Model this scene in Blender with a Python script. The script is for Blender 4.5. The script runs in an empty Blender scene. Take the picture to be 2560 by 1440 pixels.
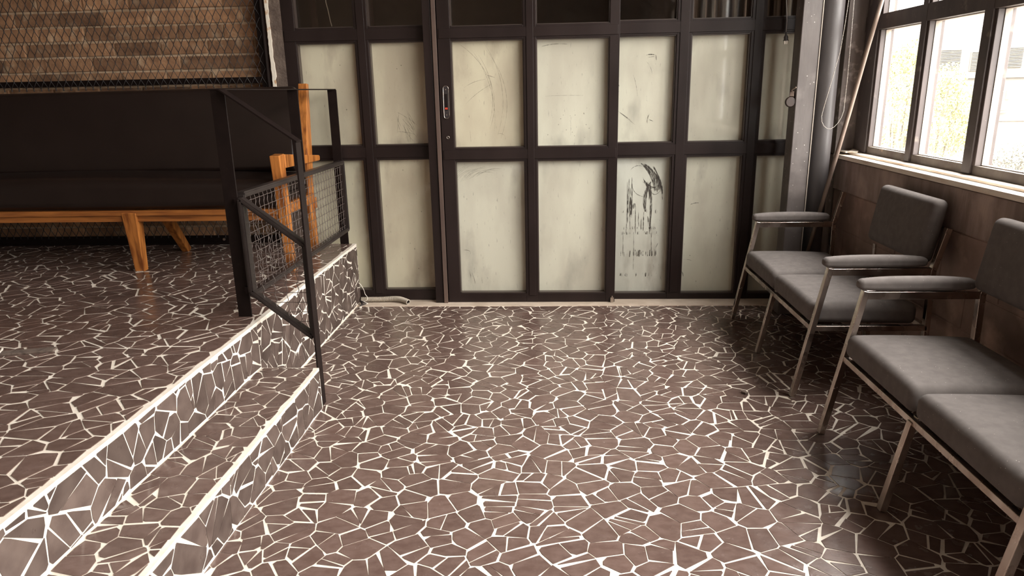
import bpy, bmesh, math, random
from mathutils import Vector, Matrix
import numpy as np
C = bpy.context.scene
COL = C.collection
PI = math.pi

# ------------------------------------------------------------------ camera, world, light, exposure
cam = bpy.data.cameras.new('camera'); cam.lens = 36 * 1768.3 / 2560; cam.sensor_width = 36
cam.clip_start = 0.05; cam.clip_end = 200
co = bpy.data.objects.new('camera', cam); COL.objects.link(co)
_th, _ro, _ya = 0.27256, -0.020018, -0.059079
_f = Vector((math.sin(_ya) * math.cos(_th), math.cos(_ya) * math.cos(_th), -math.sin(_th)))
_r0 = Vector((math.cos(_ya), -math.sin(_ya), 0)); _u0 = _r0.cross(_f)
_r = math.cos(_ro) * _r0 + math.sin(_ro) * _u0; _u = -math.sin(_ro) * _r0 + math.cos(_ro) * _u0
M3 = Matrix((_r, _u, -_f)).transposed()
co.matrix_world = Matrix.Translation((0, 0, 1.4)) @ M3.to_4x4()
C.camera = co
C.view_settings.view_transform = 'Standard'; C.view_settings.look = 'None'
C.view_settings.gamma = 1.0; C.view_settings.use_curve_mapping = False
C.view_settings.exposure = 0.5
C.cycles.use_denoising = True
C.cycles.max_bounces = 8; C.cycles.diffuse_bounces = 5; C.cycles.glossy_bounces = 4
C.cycles.transmission_bounces = 6; C.cycles.transparent_max_bounces = 12
C.cycles.sample_clamp_indirect = 8; C.cycles.caustics_reflective = False; C.cycles.caustics_refractive = False
W = bpy.data.worlds.new('world'); C.world = W; W.use_nodes = True
bg = W.node_tree.nodes['Background']
bg.inputs[0].default_value = (1.0, 0.96, 0.91, 1)
# overcast sky: three times brighter overhead than at the horizon
_n = W.node_tree.nodes; _l = W.node_tree.links
_tc = _n.new('ShaderNodeTexCoord'); _sx = _n.new('ShaderNodeSeparateXYZ'); _l.new(_tc.outputs['Generated'], _sx.inputs[0])
_mr = _n.new('ShaderNodeMapRange'); _mr.inputs[1].default_value = 0; _mr.inputs[2].default_value = 1
SKY = 26.0
_mr.inputs[3].default_value = SKY / 3; _mr.inputs[4].default_value = SKY
_l.new(_sx.outputs['Z'], _mr.inputs[0]); _l.new(_mr.outputs[0], bg.inputs[1])
def portal(name, loc, rot, sx, sy):
    l = bpy.data.lights.new(name, 'AREA'); l.shape = 'RECTANGLE'; l.size = sx; l.size_y = sy
    l.cycles.is_portal = True
    o = bpy.data.objects.new(name, l); COL.objects.link(o); o.location = loc; o.rotation_euler = rot
portal('window_portal', (2.12, 1.1, 2.27), (0, PI / 2, 0), 2.5, 6.9)

# ------------------------------------------------------------------ helpers
def wloc(o):
    v = Vector((0, 0, 0))
    while o is not None:
        v += o.location; o = o.parent
    return v
def tag(o, label=None, cat=None, group=None, kind=None):
    if label: o['label'] = label
    if cat: o['category'] = cat
    if group: o['group'] = group
    if kind: o['kind'] = kind
    return o
def thing(name, label, cat, loc=(0, 0, 0), group=None, kind=None):
    o = bpy.data.objects.new(name, None); COL.objects.link(o); o.location = loc
    o.empty_display_size = 0.1
    return tag(o, label, cat, group, kind)
class MB:
    def __init__(s): s.v = []; s.f = []; s.t = []; s.m = []
    def add(s, vs, fs, tint=0.5, mi=0):
        n = len(s.v); s.v += [tuple(p) for p in vs]
        for f in fs: s.f.append(tuple(i + n for i in f)); s.t.append(tint); s.m.append(mi)
        return s
    def box(s, x0, x1, y0, y1, z0, z1, tint=0.5, mi=0):
        vs = [(x, y, z) for x in (x0, x1) for y in (y0, y1) for z in (z0, z1)]
        return s.add(vs, [(0, 1, 3, 2), (4, 6, 7, 5), (0, 4, 5, 1), (2, 3, 7, 6), (0, 2, 6, 4), (1, 5, 7, 3)], tint, mi)
    def bar(s, a, b, w, h, up=(0, 0, 1), w2=None, h2=None, tint=0.5, mi=0):
        # rectangular bar from a to b: w across (side), h along 'up'
        a = Vector(a); b = Vector(b); d = (b - a).normalized(); up = Vector(up)
        sd = d.cross(up).normalized(); u = sd.cross(d).normalized()
        vs = []
        for p, ww, hh in ((a, w, h), (b, w2 or w, h2 or h)):
            for i, j in ((-1, -1), (1, -1), (1, 1), (-1, 1)):
                vs.append(p + sd * (i * ww / 2) + u * (j * hh / 2))
        return s.add(vs, [(3, 2, 1, 0), (4, 5, 6, 7), (0, 1, 5, 4), (1, 2, 6, 5), (2, 3, 7, 6), (3, 0, 4, 7)], tint, mi)
    def tube(s, pts, r, n=8, cap=True, tint=0.5, radii=None):
        pts = [Vector(p) for p in pts]; base = len(s.v); fs = []; vs = []
        ref = None
        for i, p in enumerate(pts):
            d = (pts[min(i + 1, len(pts) - 1)] - pts[max(i - 1, 0)]).normalized()
            if ref is None:
                ref = d.orthogonal().normalized()
            ref = (ref - d * ref.dot(d)).normalized(); b = d.cross(ref)
            rr = radii[i] if radii else r
            for k in range(n):
                a = 2 * PI * k / n; vs.append(p + ref * (math.cos(a) * rr) + b * (math.sin(a) * rr))
        for i in range(len(pts) - 1):
            for k in range(n):
                k2 = (k + 1) % n; fs.append((i * n + k, i * n + k2, (i + 1) * n + k2, (i + 1) * n + k))
        if cap:
            fs.append(tuple(reversed(range(n)))); fs.append(tuple(range((len(pts) - 1) * n, len(pts) * n)))
        return s.add(vs, fs, tint)
    def prism(s, poly, fn, h0, h1, tint=0.5, mi=0):
        # poly: 2D points; fn(u,v,h)->xyz
        n = len(poly)
        vs = [fn(p[0], p[1], h0) for p in poly] + [fn(p[0], p[1], h1) for p in poly]
        fs = [tuple(range(n, 2 * n)), tuple(reversed(range(n)))] + [(i, (i + 1) % n, n + (i + 1) % n, n + i) for i in range(n)]
        return s.add(vs, fs, tint, mi)
    def build(s, name, mat, parent=None, smooth=False, bevel=0, kind=None, segs=2, fix=False):
        me = bpy.data.meshes.new(name)
        off = wloc(parent) if parent else Vector((0, 0, 0))
        me.from_pydata([(x - off.x, y - off.y, z - off.z) for x, y, z in s.v], [], s.f)
        for m in (mat if isinstance(mat, (list, tuple)) else [mat]): me.materials.append(m)
        if any(s.m): me.polygons.foreach_set('material_index', s.m)
        if len(set(s.t)) > 1:
            at = me.attributes.new('tint', 'FLOAT', 'FACE'); at.data.foreach_set('value', s.t)
        if fix:
            bm = bmesh.new(); bm.from_mesh(me); bmesh.ops.recalc_face_normals(bm, faces=bm.faces); bm.to_mesh(me); bm.free()
        if smooth: me.polygons.foreach_set('use_smooth', [True] * len(me.polygons))
        me.update()
        o = bpy.data.objects.new(name, me); COL.objects.link(o)
        if parent: o.parent = parent
        if bevel:
            b = o.modifiers.new('b', 'BEVEL'); b.width = bevel; b.segments = segs; b.limit_method = 'ANGLE'; b.angle_limit = 0.6
            b.harden_normals = False
        if kind: o['kind'] = kind
        return o
def cushion(mb, hx, hy, hz, r, M, crown=0.0, crown_bot=0.0, n=6, seg=10, fn=None, front=0.0):
    """rounded block, half sizes hx,hy,hz, corner radius r, transformed by matrix M"""
    def axis(h, rr):
        a = [-h + rr * (1 - math.cos(PI / 2 * i / n)) if False else -h + rr * i / n for i in range(n)]
        m = [(-h + rr) + (2 * h - 2 * rr) * i / seg for i in range(seg + 1)]
        return a + m + [-x for x in reversed(a)]
    ax = [axis(hx, r), axis(hy, r), axis(hz, min(r, hz * .98))]
    idx = {}; vs = []; fs = []
    def vert(p):
        k = tuple(round(c, 6) for c in p)
        if k in idx: return idx[k]
        q = []
        for c, h in zip(p, (hx, hy, hz)):
            q.append(max(-(h - min(r, h * .98)), min(h - min(r, h * .98), c)))
        d = Vector([p[i] - q[i] for i in range(3)])
        if d.length > 1e-9:
            # project the box surface point on the rounded shape
            m = max(abs(d.x), abs(d.y), abs(d.z)); d = d.normalized() * min(r, 9) if m > 1e-9 else d
        P = Vector(q) + d
        cx = 1 - (P.x / hx) ** 2; cy = 1 - (P.y / hy) ** 2
        w = max(0, cx) ** .6 * max(0, cy) ** .6
        if P.z > 0: P.z += crown * w * min(1, P.z / hz)
        else: P.z -= crown_bot * w * min(1, -P.z / hz)
        if fn: P = fn(P)
        idx[k] = len(vs); vs.append(M @ P); return idx[k]
    for a, b, c in ((0, 1, 2), (1, 2, 0), (2, 0, 1)):
        for sgn in (-1, 1):
            A, B = ax[a], ax[b]; h = sgn * (hx, hy, hz)[c]
            for i in range(len(A) - 1):
                for j in range(len(B) - 1):
                    q = []
                    for (u, v) in ((A[i], B[j]), (A[i + 1], B[j]), (A[i + 1], B[j + 1]), (A[i], B[j + 1])):
                        p = [0, 0, 0]; p[a] = u; p[b] = v; p[c] = h; q.append(vert(p))
                    if sgn < 0: q.reverse()
                    fs.append(tuple(q))
    return mb.add(vs, fs)
def T(x, y, z): return Matrix.Translation((x, y, z))
def RX(a): return Matrix.Rotation(a, 4, 'X')
def RY(a): return Matrix.Rotation(a, 4, 'Y')
def RZ(a): return Matrix.Rotation(a, 4, 'Z')

# ------------------------------------------------------------------ materials
def mat(name, col, rough=0.6, metal=0.0, col2=None, scale=8, detail=6, stretch=(1, 1, 1), bump=0.0, bscale=60,
        rvar=0.0, tint=None, coat=0.0, lo=0.35, hi=0.65, sheen=0.0, specks=None, spec=0.5, col3=None, scale3=2.0, bdist=0.002, lo3=.5, hi3=.7):
    m = bpy.data.materials.new(name); m.use_nodes = True; nt = m.node_tree; N = nt.nodes; L = nt.links
    p = N['Principled BSDF']; p.inputs['Roughness'].default_value = rough; p.inputs['Metallic'].default_value = metal
    p.inputs['Specular IOR Level'].default_value = spec
    if coat: p.inputs['Coat Weight'].default_value = coat; p.inputs['Coat Roughness'].default_value = .12
    if sheen: p.inputs['Sheen Weight'].default_value = sheen; p.inputs['Sheen Roughness'].default_value = .5
    tc = N.new('ShaderNodeTexCoord'); mp = N.new('ShaderNodeMapping'); mp.inputs['Scale'].default_value = stretch
    L.new(tc.outputs['Object'], mp.inputs['Vector'])
    def noise(sc, det=6, src=mp):
        n = N.new('ShaderNodeTexNoise'); n.inputs['Scale'].default_value = sc; n.inputs['Detail'].default_value = det
        L.new(src.outputs[0] if src is mp else tc.outputs['Object'], n.inputs['Vector']); return n
    def ramp(src, a, b):
        r = N.new('ShaderNodeMapRange'); r.inputs[1].default_value = a; r.inputs[2].default_value = b; L.new(src, r.inputs[0]); return r.outputs[0]
    def mix(f, a, b):
        x = N.new('ShaderNodeMix'); x.data_type = 'RGBA'; x.clamp_factor = True
        if isinstance(f, float): x.inputs[0].default_value = f
        else: L.new(f, x.inputs[0])
        for s, i in ((a, 6), (b, 7)):
            if isinstance(s, tuple): x.inputs[i].default_value = (*s, 1)
            else: L.new(s, x.inputs[i])
        return x.outputs[2]
    c = tuple(col)
    if col2: c = mix(ramp(noise(scale, detail).outputs[0], lo, hi), tuple(col), tuple(col2))
    if col3: c = mix(ramp(noise(scale3, 8, None).outputs[0], lo3, hi3), c, tuple(col3))
    if tint:
        a = N.new('ShaderNodeAttribute'); a.attribute_name = 'tint'
        k = mix(a.outputs['Fac'], tuple(tint[0]), tuple(tint[1]))
        x = N.new('ShaderNodeMix'); x.data_type = 'RGBA'; x.blend_type = 'MULTIPLY'; x.inputs[0].default_value = 1
        for s, i in ((c, 6), (k, 7)):
            if isinstance(s, tuple): x.inputs[i].default_value = (*s, 1)
            else: L.new(s, x.inputs[i])
        c = x.outputs[2]
    if specks:
        v = N.new('ShaderNodeTexVoronoi'); v.inputs['Scale'].default_value = specks[0]; L.new(tc.outputs['Object'], v.inputs['Vector'])
        f = ramp(v.outputs['Distance'], specks[1], specks[1] * .5)
        n2 = noise(specks[3] if len(specks) > 3 else 3, 2, None); f2 = ramp(n2.outputs[0], .42, .55)
        mm = N.new('ShaderNodeMath'); mm.operation = 'MULTIPLY'; L.new(f, mm.inputs[0]); L.new(f2, mm.inputs[1])
        c = mix(mm.outputs[0], c, specks[2])
    if isinstance(c, tuple): p.inputs['Base Color'].default_value = (*c, 1)
    else: L.new(c, p.inputs['Base Color'])
    if rvar:
        rr = N.new('ShaderNodeMapRange'); rr.inputs[1].default_value = .3; rr.inputs[2].default_value = .7
        rr.inputs[3].default_value = max(.02, rough - rvar); rr.inputs[4].default_value = rough + rvar
        L.new(noise(scale * .7, 5, None).outputs[0], rr.inputs[0]); L.new(rr.outputs[0], p.inputs['Roughness'])
    if bump:
        b = N.new('ShaderNodeBump'); b.inputs['Strength'].default_value = bump; b.inputs['Distance'].default_value = bdist
        L.new(noise(bscale, 6).outputs[0], b.inputs['Height']); L.new(b.outputs[0], p.inputs['Normal'])
    return m
M = {}
M['tile'] = mat('slate_tile', (.104, .066, .055), .22, col2=(.136, .092, .079), scale=22, stretch=(1, 1.6, 1), rvar=.09,
                tint=((.86, .85, .84), (1.14, 1.13, 1.12)), bump=.25, bscale=90, bdist=.001, spec=.5,
                specks=(220, .07, (.5, .42, .36), 5))
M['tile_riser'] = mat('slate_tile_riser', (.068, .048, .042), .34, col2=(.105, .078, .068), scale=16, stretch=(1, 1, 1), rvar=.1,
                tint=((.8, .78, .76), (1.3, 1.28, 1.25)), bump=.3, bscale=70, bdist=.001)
M['grout'] = mat('cream_grout', (.78, .72, .64), .8, col2=(.68, .61, .52), scale=30, bump=.5, bscale=160, bdist=.001)
M['curb'] = mat('screed_strip', (.60, .50, .41), .75, col2=(.46, .37, .29), scale=9, bump=.3, bscale=80)
M['black'] = mat('black_paint', (.008, .0045, .004), .5, spec=.18, col2=(.012, .007, .006), scale=15, bump=.08, bscale=120,
                 specks=(90, .05, (.35, .3, .26), 8))
M['frame'] = mat('dark_bronze_frame', (.016, .010, .009), .36, spec=.25, col2=(.025, .0165, .015), scale=5, stretch=(1, 1, .3), rvar=.06,
                 specks=(60, .035, (.4, .34, .28), 4))
M['frame_l'] = mat('lit_bronze_post_brown', (.14, .095, .075), .45, col2=(.09, .06, .05), scale=9, stretch=(1, 1, .2))  # paler bronze for the post's lit side, also brown of the rear posts
M['bead'] = mat('glazing_bead', (.42, .37, .31), .5)
M['leather'] = mat('black_leatherette', (.012, .0068, .0055), .32, col2=(.016, .0095, .0078), scale=5, bump=.12, bscale=260, bdist=.0005, spec=.5)
M['wood'] = mat('amber_wood', (.50, .185, .042), .33, col2=(.20, .060, .014), scale=9, stretch=(5, 5, .55), detail=7, coat=.3, lo=.4, hi=.66, spec=.4)
M['wood_h'] = mat('amber_wood_rail', (.40, .145, .034), .36, col2=(.21, .066, .016), scale=9, stretch=(.5, 5, 6), detail=7, coat=.25, lo=.4, hi=.66)
M['fabric'] = mat('charcoal_fabric', (.122, .108, .102), .95, col2=(.148, .131, .124), scale=30, bump=.5, bscale=900, bdist=.0006,
                  sheen=0, specks=(60, .075, (.6, .55, .5), 7), spec=.25)
M['chrome'] = mat('worn_chrome', (.58, .51, .46), .27, 1.0, col2=(.40, .32, .27), scale=14, stretch=(1, 1, .5), rvar=.12)
M['brick'] = mat('brown_brick', (.46, .265, .15), .88, col2=(.28, .155, .088), scale=16, tint=((.5, .48, .48), (1.35, 1.32, 1.25)),
                 bump=.9, bscale=45, bdist=.006, col3=(.60, .46, .32), scale3=11, lo3=.56, hi3=.75)
M['mortar'] = mat('mortar', (.66, .50, .34), .9, col2=(.46, .33, .21), scale=14, bump=.9, bscale=50, bdist=.006)
M['mesh'] = mat('black_wire', (.016, .011, .010), .4)
M['plaster'] = mat('rough_grey_plaster', (.16, .12, .095), .9, col2=(.10, .072, .058), scale=18, bump=.9, bscale=70, bdist=.005,
                   specks=(70, .07, (.5, .43, .36), 9))
M['peel'] = mat('peeling_cream_paint', (.85, .78, .66), .8, col2=(.6, .36, .2), scale=22, lo=.56, hi=.66, bump=.5)
M['wallbrown'] = mat('stained_brown_wall', (.36, .275, .245), .8, col2=(.24, .18, .16), scale=7, stretch=(1, 3.0, .7), bump=.5, bscale=40, bdist=.004,
                     col3=(.46, .36, .32), scale3=5, lo3=.52, hi3=.72)
M['wallblock'] = mat('brown_block_wall', (.34, .235, .20), .82, col2=(.22, .155, .13), scale=6, bump=.5, bscale=30, bdist=.004,
                     col3=(.45, .31, .25), scale3=7, lo3=.56, hi3=.74)
M['steel'] = mat('worn_grey_paint', (.135, .118, .112), .45, col2=(.085, .072, .068), scale=10, stretch=(1, 1, .25), bump=.3, bscale=60,
                 specks=(34, .11, (.75, .7, .65), 6), col3=(.18, .158, .15), scale3=6)
M['pipe'] = mat('dark_grey_pipe', (.10, .092, .092), .4, col2=(.075, .068, .068), scale=8, stretch=(1, 1, .3), specks=(40, .04, (.6, .55, .5), 5))
M['jamb'] = mat('worn_jamb', (.22, .185, .17), .7, col2=(.14, .115, .105), scale=18, stretch=(1, 1, .25), bump=.4, bscale=60,
                col3=(.42, .36, .33), scale3=14, lo3=.6, hi3=.72)
M['pole'] = mat('grey_brown_pole', (.30, .225, .175), .55, col2=(.14, .10, .08), scale=14, stretch=(1, 1, .2))
M['winframe'] = mat('window_frame_paint', (.10, .080, .076), .5, col2=(.065, .052, .05), scale=12, stretch=(1, 1, .3),
                    specks=(60, .05, (.6, .53, .45), 9), col3=(.18, .15, .13), scale3=16, lo3=.62, hi3=.74)
M['sillframe'] = mat('dirty_sill_frame', (.17, .145, .125), .7, col2=(.09, .07, .06), scale=9, bump=.4, bscale=50, col3=(.42, .30, .22), scale3=12, lo3=.62, hi3=.72)
M['sill'] = mat('chipped_cream_sill', (.82, .74, .64), .65, col2=(.66, .52, .40), scale=13, stretch=(3, .5, 3), lo=.5, hi=.75, bump=.4, bscale=60, bdist=.003)
M['room'] = mat('dim_room', (.13, .095, .075), .9, col2=(.09, .065, .05), scale=2)
M['ceil'] = mat('ceiling_paint', (.36, .31, .27), .9, col2=(.30, .26, .22), scale=2)
M['knob'] = mat('brown_knob', (.04, .025, .02), .4)
M['hose'] = mat('grey_beige_hose', (.42, .37, .30), .5)
M['metal'] = mat('bare_metal', (.62, .55, .48), .35, 1.0)
M['red'] = mat('red_plastic', (.55, .06, .03), .4)
M['cable'] = mat('white_cable', (.75, .70, .62), .5)
M['greycable'] = mat('grey_cable', (.30, .27, .26), .5)
M['dark'] = mat('dark_plastic', (.03, .024, .024), .45)
M['reflection_sheet'] = mat('brown_reflection_stripes', (.16, .115, .09), .9, col2=(.08, .055, .043), scale=3, stretch=(9, 1, .1), lo=.4, hi=.6)  # brown stripes stand in for reflected windows
M['mark'] = mat('dark_scrape', (.09, .075, .06), .6, col2=(.26, .235, .19), scale=60, lo=.45, hi=.7)
M['scratch'] = mat('faint_scratch', (.24, .22, .175), .6)
M['leaf'] = mat('yellow_green_leaf', (.30, .30, .13), .8, tint=((.6, .65, .95), (1.2, 1.15, .9)))
M['leafd'] = mat('grey_green_leaf', (.22, .22, .19), .8, tint=((.4, .4, .45), (1.5, 1.45, 1.3)))
M['bark'] = mat('bark', (.22, .19, .16), .9)
M['facade'] = mat('pale_facade', (.165, .155, .138), .9)
M['facade2'] = mat('grey_louver', (.125, .12, .11), .8)
M['signy'] = mat('pale_yellow_sign', (.17, .16, .105), .8)
M['signg'] = mat('pale_grey_letter', (.14, .133, .11), .8)
M['orange'] = mat('pale_orange_band', (.165, .13, .10), .8)
M['ground'] = mat('street', (.16, .15, .135), .9)

def wear_mat(name, col, scale, stretch, lo, hi, amax):
    m = mat(name, col, .6); nt = m.node_tree; N = nt.nodes; L = nt.links
    tc = N.new('ShaderNodeTexCoord'); mp = N.new('ShaderNodeMapping'); mp.inputs['Scale'].default_value = stretch; L.new(tc.outputs['Object'], mp.inputs[0])
    n = N.new('ShaderNodeTexNoise'); n.inputs['Scale'].default_value = scale; n.inputs['Detail'].default_value = 8; L.new(mp.outputs[0], n.inputs['Vector'])
    r = N.new('ShaderNodeMapRange'); r.inputs[1].default_value = lo; r.inputs[2].default_value = hi; r.inputs[3].default_value = .1; r.inputs[4].default_value = amax
    L.new(n.outputs[0], r.inputs[0]); L.new(r.outputs[0], N['Principled BSDF'].inputs['Alpha']); return m
M['mark'] = wear_mat('dark_scrape', (.06, .05, .04), 90, (1.6, 1, .35), .36, .56, .85)
M['scratch'] = wear_mat('faint_scratch', (.20, .18, .14), 60, (1, 1, 1), .3, .6, .55)
def pane_mat(name, ca, cb, cc, rough=.05):
    m = bpy.data.materials.new(name); m.use_nodes = True; nt = m.node_tree; N = nt.nodes; L = nt.links
    p = N['Principled BSDF']; p.inputs['Roughness'].default_value = rough; p.inputs['Specular IOR Level'].default_value = .5
    tc = N.new('ShaderNodeTexCoord')
    def noise(sc, st):
        mp = N.new('ShaderNodeMapping'); mp.inputs['Scale'].default_value = st; L.new(tc.outputs['Object'], mp.inputs[0])
        n = N.new('ShaderNodeTexNoise'); n.inputs['Scale'].default_value = sc; n.inputs['Detail'].default_value = 6; L.new(mp.outputs[0], n.inputs['Vector'])
        return n.outputs[0]
    def mix(f, lo, hi, a, b):
        r = N.new('ShaderNodeMapRange'); r.inputs[1].default_value = lo; r.inputs[2].default_value = hi; L.new(f, r.inputs[0])
        x = N.new('ShaderNodeMix'); x.data_type = 'RGBA'; L.new(r.outputs[0], x.inputs[0])
        for s, i in ((a, 6), (b, 7)):
            if isinstance(s, tuple): x.inputs[i].default_value = (*s, 1)
            else: L.new(s, x.inputs[i])
        return x.outputs[2]
    c = mix(noise(2.6, (1.5, 1, .6)), .42, .60, ca, cb)
    c = mix(noise(5, (1.3, 1, .5)), .56, .76, c, cc)
    c = mix(noise(55, (1.8, 1, .35)), .66, .80, c, tuple(x * .6 for x in cc))
    L.new(c, p.inputs['Base Color'])
    return m
M['pane_warm'] = pane_mat('frosted_pane_warm', (.64, .60, .45), (.53, .48, .36), (.38, .33, .25))
M['pane_green'] = pane_mat('frosted_pane_green', (.62, .61, .50), (.52, .50, .41), (.40, .385, .32))
M['pane_scraped'] = pane_mat('frosted_pane_scraped', (.62, .63, .55), (.50, .50, .43), (.33, .31, .26))

def glass_mat(name, dirt, tintc=(1, 1, 1)):
    m = bpy.data.materials.new(name); m.use_nodes = True; nt = m.node_tree; N = nt.nodes; L = nt.links
    N.remove(N['Principled BSDF']); out = N['Material Output']
    tr = N.new('ShaderNodeBsdfTransparent'); tr.inputs[0].default_value = (*tintc, 1)
    gl = N.new('ShaderNodeBsdfGlossy'); gl.inputs['Roughness'].default_value = .03
    lw = N.new('ShaderNodeLayerWeight'); lw.inputs[0].default_value = .5
    pw = N.new('ShaderNodeMath'); pw.operation = 'POWER'; pw.inputs[1].default_value = 5; L.new(lw.outputs['Facing'], pw.inputs[0])
    fr = N.new('ShaderNodeMath'); fr.operation = 'MULTIPLY_ADD'; fr.inputs[1].default_value = .9; fr.inputs[2].default_value = .03; L.new(pw.outputs[0], fr.inputs[0])
    mx = N.new('ShaderNodeMixShader'); L.new(fr.outputs[0], mx.inputs[0]); L.new(tr.outputs[0], mx.inputs[1]); L.new(gl.outputs[0], mx.inputs[2])
    di = N.new('ShaderNodeBsdfTranslucent'); di.inputs[0].default_value = (.30, .28, .25, 1)
    df = N.new('ShaderNodeBsdfDiffuse'); df.inputs[0].default_value = (.22, .2, .17, 1)
    ad = N.new('ShaderNodeMixShader'); ad.inputs[0].default_value = .4; L.new(di.outputs[0], ad.inputs[1]); L.new(df.outputs[0], ad.inputs[2])
    tc = N.new('ShaderNodeTexCoord'); n = N.new('ShaderNodeTexNoise'); n.inputs['Scale'].default_value = 26; n.inputs['Detail'].default_value = 7
    L.new(tc.outputs['Object'], n.inputs['Vector'])
    r = N.new('ShaderNodeMapRange'); r.inputs[1].default_value = .4; r.inputs[2].default_value = .8; r.inputs[3].default_value = dirt * .3; r.inputs[4].default_value = dirt * 2.5
    L.new(n.outputs[0], r.inputs[0])
    m2 = N.new('ShaderNodeMixShader'); L.new(r.outputs[0], m2.inputs[0]); L.new(mx.outputs[0], m2.inputs[1]); L.new(ad.outputs[0], m2.inputs[2])
    L.new(m2.outputs[0], out.inputs[0])
    return m
M['glass'] = glass_mat('dusty_window_glass', .02)
M['glass_d'] = glass_mat('clear_partition_glass', .015, (.85, .82, .78))

# ------------------------------------------------------------------ crazy paving
def clip(poly, a, b, c):
    """keep a*x+b*y<=c"""
    out = []; n = len(poly)
    for i in range(n):
        p = poly[i]; q = poly[(i + 1) % n]
        dp = a * p[0] + b * p[1] - c; dq = a * q[0] + b * q[1] - c
        if dp <= 0: out.append(p)
        if (dp < 0 < dq) or (dq < 0 < dp):
            t = dp / (dp - dq); out.append((p[0] + (q[0] - p[0]) * t, p[1] + (q[1] - p[1]) * t))
    return out
def area(p): return .5 * sum(p[i][0] * p[(i + 1) % len(p)][1] - p[(i + 1) % len(p)][0] * p[i][1] for i in range(len(p)))
def paving(x0, x1, y0, y1, cell, seed, asp=1.0, split=.42, gap=(.0014, .0042)):
    rnd = random.Random(seed)
    sx = cell * asp; sy = cell / asp
    nx = max(1, int((x1 - x0) / sx)); ny = max(1, int((y1 - y0) / sy)); sx = (x1 - x0) / nx; sy = (y1 - y0) / ny
    P = {}
    for i in range(-1, nx + 1):
        for j in range(-1, ny + 1):
            P[i, j] = (x0 + (i + .5 + (j % 2) * .5 - .25 + rnd.uniform(-.52, .52)) * sx, y0 + (j + .5 + rnd.uniform(-.52, .52)) * sy)
    out = []
    for i in range(-1, nx + 1):
        for j in range(-1, ny + 1):
            p = P[i, j]
            poly = [(x0, y0), (x1, y0), (x1, y1), (x0, y1)]
            poly = clip(poly, 1, 0, p[0] + 2 * sx); poly = clip(poly, -1, 0, -p[0] + 2 * sx)
            poly = clip(poly, 0, 1, p[1] + 2 * sy); poly = clip(poly, 0, -1, -p[1] + 2 * sy)
            for di in range(-3, 4):
                for dj in range(-3, 4):
                    if (di or dj) and (i + di, j + dj) in P and len(poly) > 2:
                        q = P[i + di, j + dj]; a = q[0] - p[0]; b = q[1] - p[1]
                        poly = clip(poly, a, b, (q[0] ** 2 + q[1] ** 2 - p[0] ** 2 - p[1] ** 2) / 2)
            if len(poly) < 3 or abs(area(poly)) < cell * cell * .03: continue
            parts = [poly]
            ar = abs(area(poly))
            if rnd.random() < split + (.3 if ar > 1.3 * cell * cell else 0):
                cx = sum(q[0] for q in poly) / len(poly); cy = sum(q[1] for q in poly) / len(poly)
                th = rnd.uniform(0, PI); a, b = math.cos(th), math.sin(th); c = a * cx + b * cy + rnd.uniform(-.14, .14) * cell
                parts = [clip(poly, a, b, c), clip(poly, -a, -b, -c)]
            for q in parts:
                if len(q) < 3: continue
                if area(q) < 0: q = q[::-1]
                r = list(q)
                for k in range(len(q)):
                    A = q[k]; B = q[(k + 1) % len(q)]; dx, dy = B[0] - A[0], B[1] - A[1]; l = math.hypot(dx, dy)
                    if l < 1e-5: continue
                    nxn, nyn = dy / l, -dx / l   # outward for ccw
                    g = rnd.uniform(*gap) if rnd.random() < .86 else rnd.uniform(gap[1], gap[1] * 2.3)
                    th = rnd.gauss(0, .045)
                    a = nxn * math.cos(th) - nyn * math.sin(th); b = nxn * math.sin(th) + nyn * math.cos(th)
                    mx, my = (A[0] + B[0]) / 2, (A[1] + B[1]) / 2
                    r = clip(r, a, b, a * mx + b * my - g)
                    if len(r) < 3: break
                if len(r) < 3: continue
                cx = sum(v[0] for v in r) / len(r); cy = sum(v[1] for v in r) / len(r)
                for k in range(2):
                    if rnd.random() < .34:
                        v = rnd.choice(r); a, b = v[0] - cx, v[1] - cy; l = math.hypot(a, b)
                        if l > 1e-4:
                            a /= l; b /= l; r = clip(r, a, b, a * v[0] + b * v[1] - rnd.uniform(.06, .18) * l)
                if len(r) > 2 and abs(area(r)) > 6e-5: out.append((r, rnd.random()))
    return out
def pave(mb, polys, fn, th=.0022, mi=0):
    for poly, t in polys:
        n = len(poly)
        vs = [fn(u, v, th) for u, v in poly] + [fn(u, v, 0) for u, v in poly]
        mb.add(vs, [tuple(range(n))] + [(i, n + i, n + (i + 1) % n, (i + 1) % n) for i in range(n)], t, mi)

XS1, XS2, Z1, Z2 = -1.062, -1.331, .200, .415
YC = 4.545
# lower floor
fl = MB(); fl.add([(-1.4, -4, 0), (2.1, -4, 0), (2.1, YC, 0), (-1.4, YC, 0)], [(0, 1, 2, 3)], .5, 1)
pave(fl, paving(XS2 + .004, 1.755, .9, YC - .004, .090, 11, 1.27, split=.45), lambda u, v, h: (u, v, h - .0004))
pave(fl, paving(XS1 + .004, 1.755, -2.5, .9, .15, 13, 1.1), lambda u, v, h: (u, v, h - .0004))
fl.build('floor', [M['tile'], M['grout']], kind='structure')
cb = MB(); cb.box(-1.9, 2.1, YC, 5.0, -.05, .006)
cb.build('threshold', M['curb'], kind='structure', bevel=.002)
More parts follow.
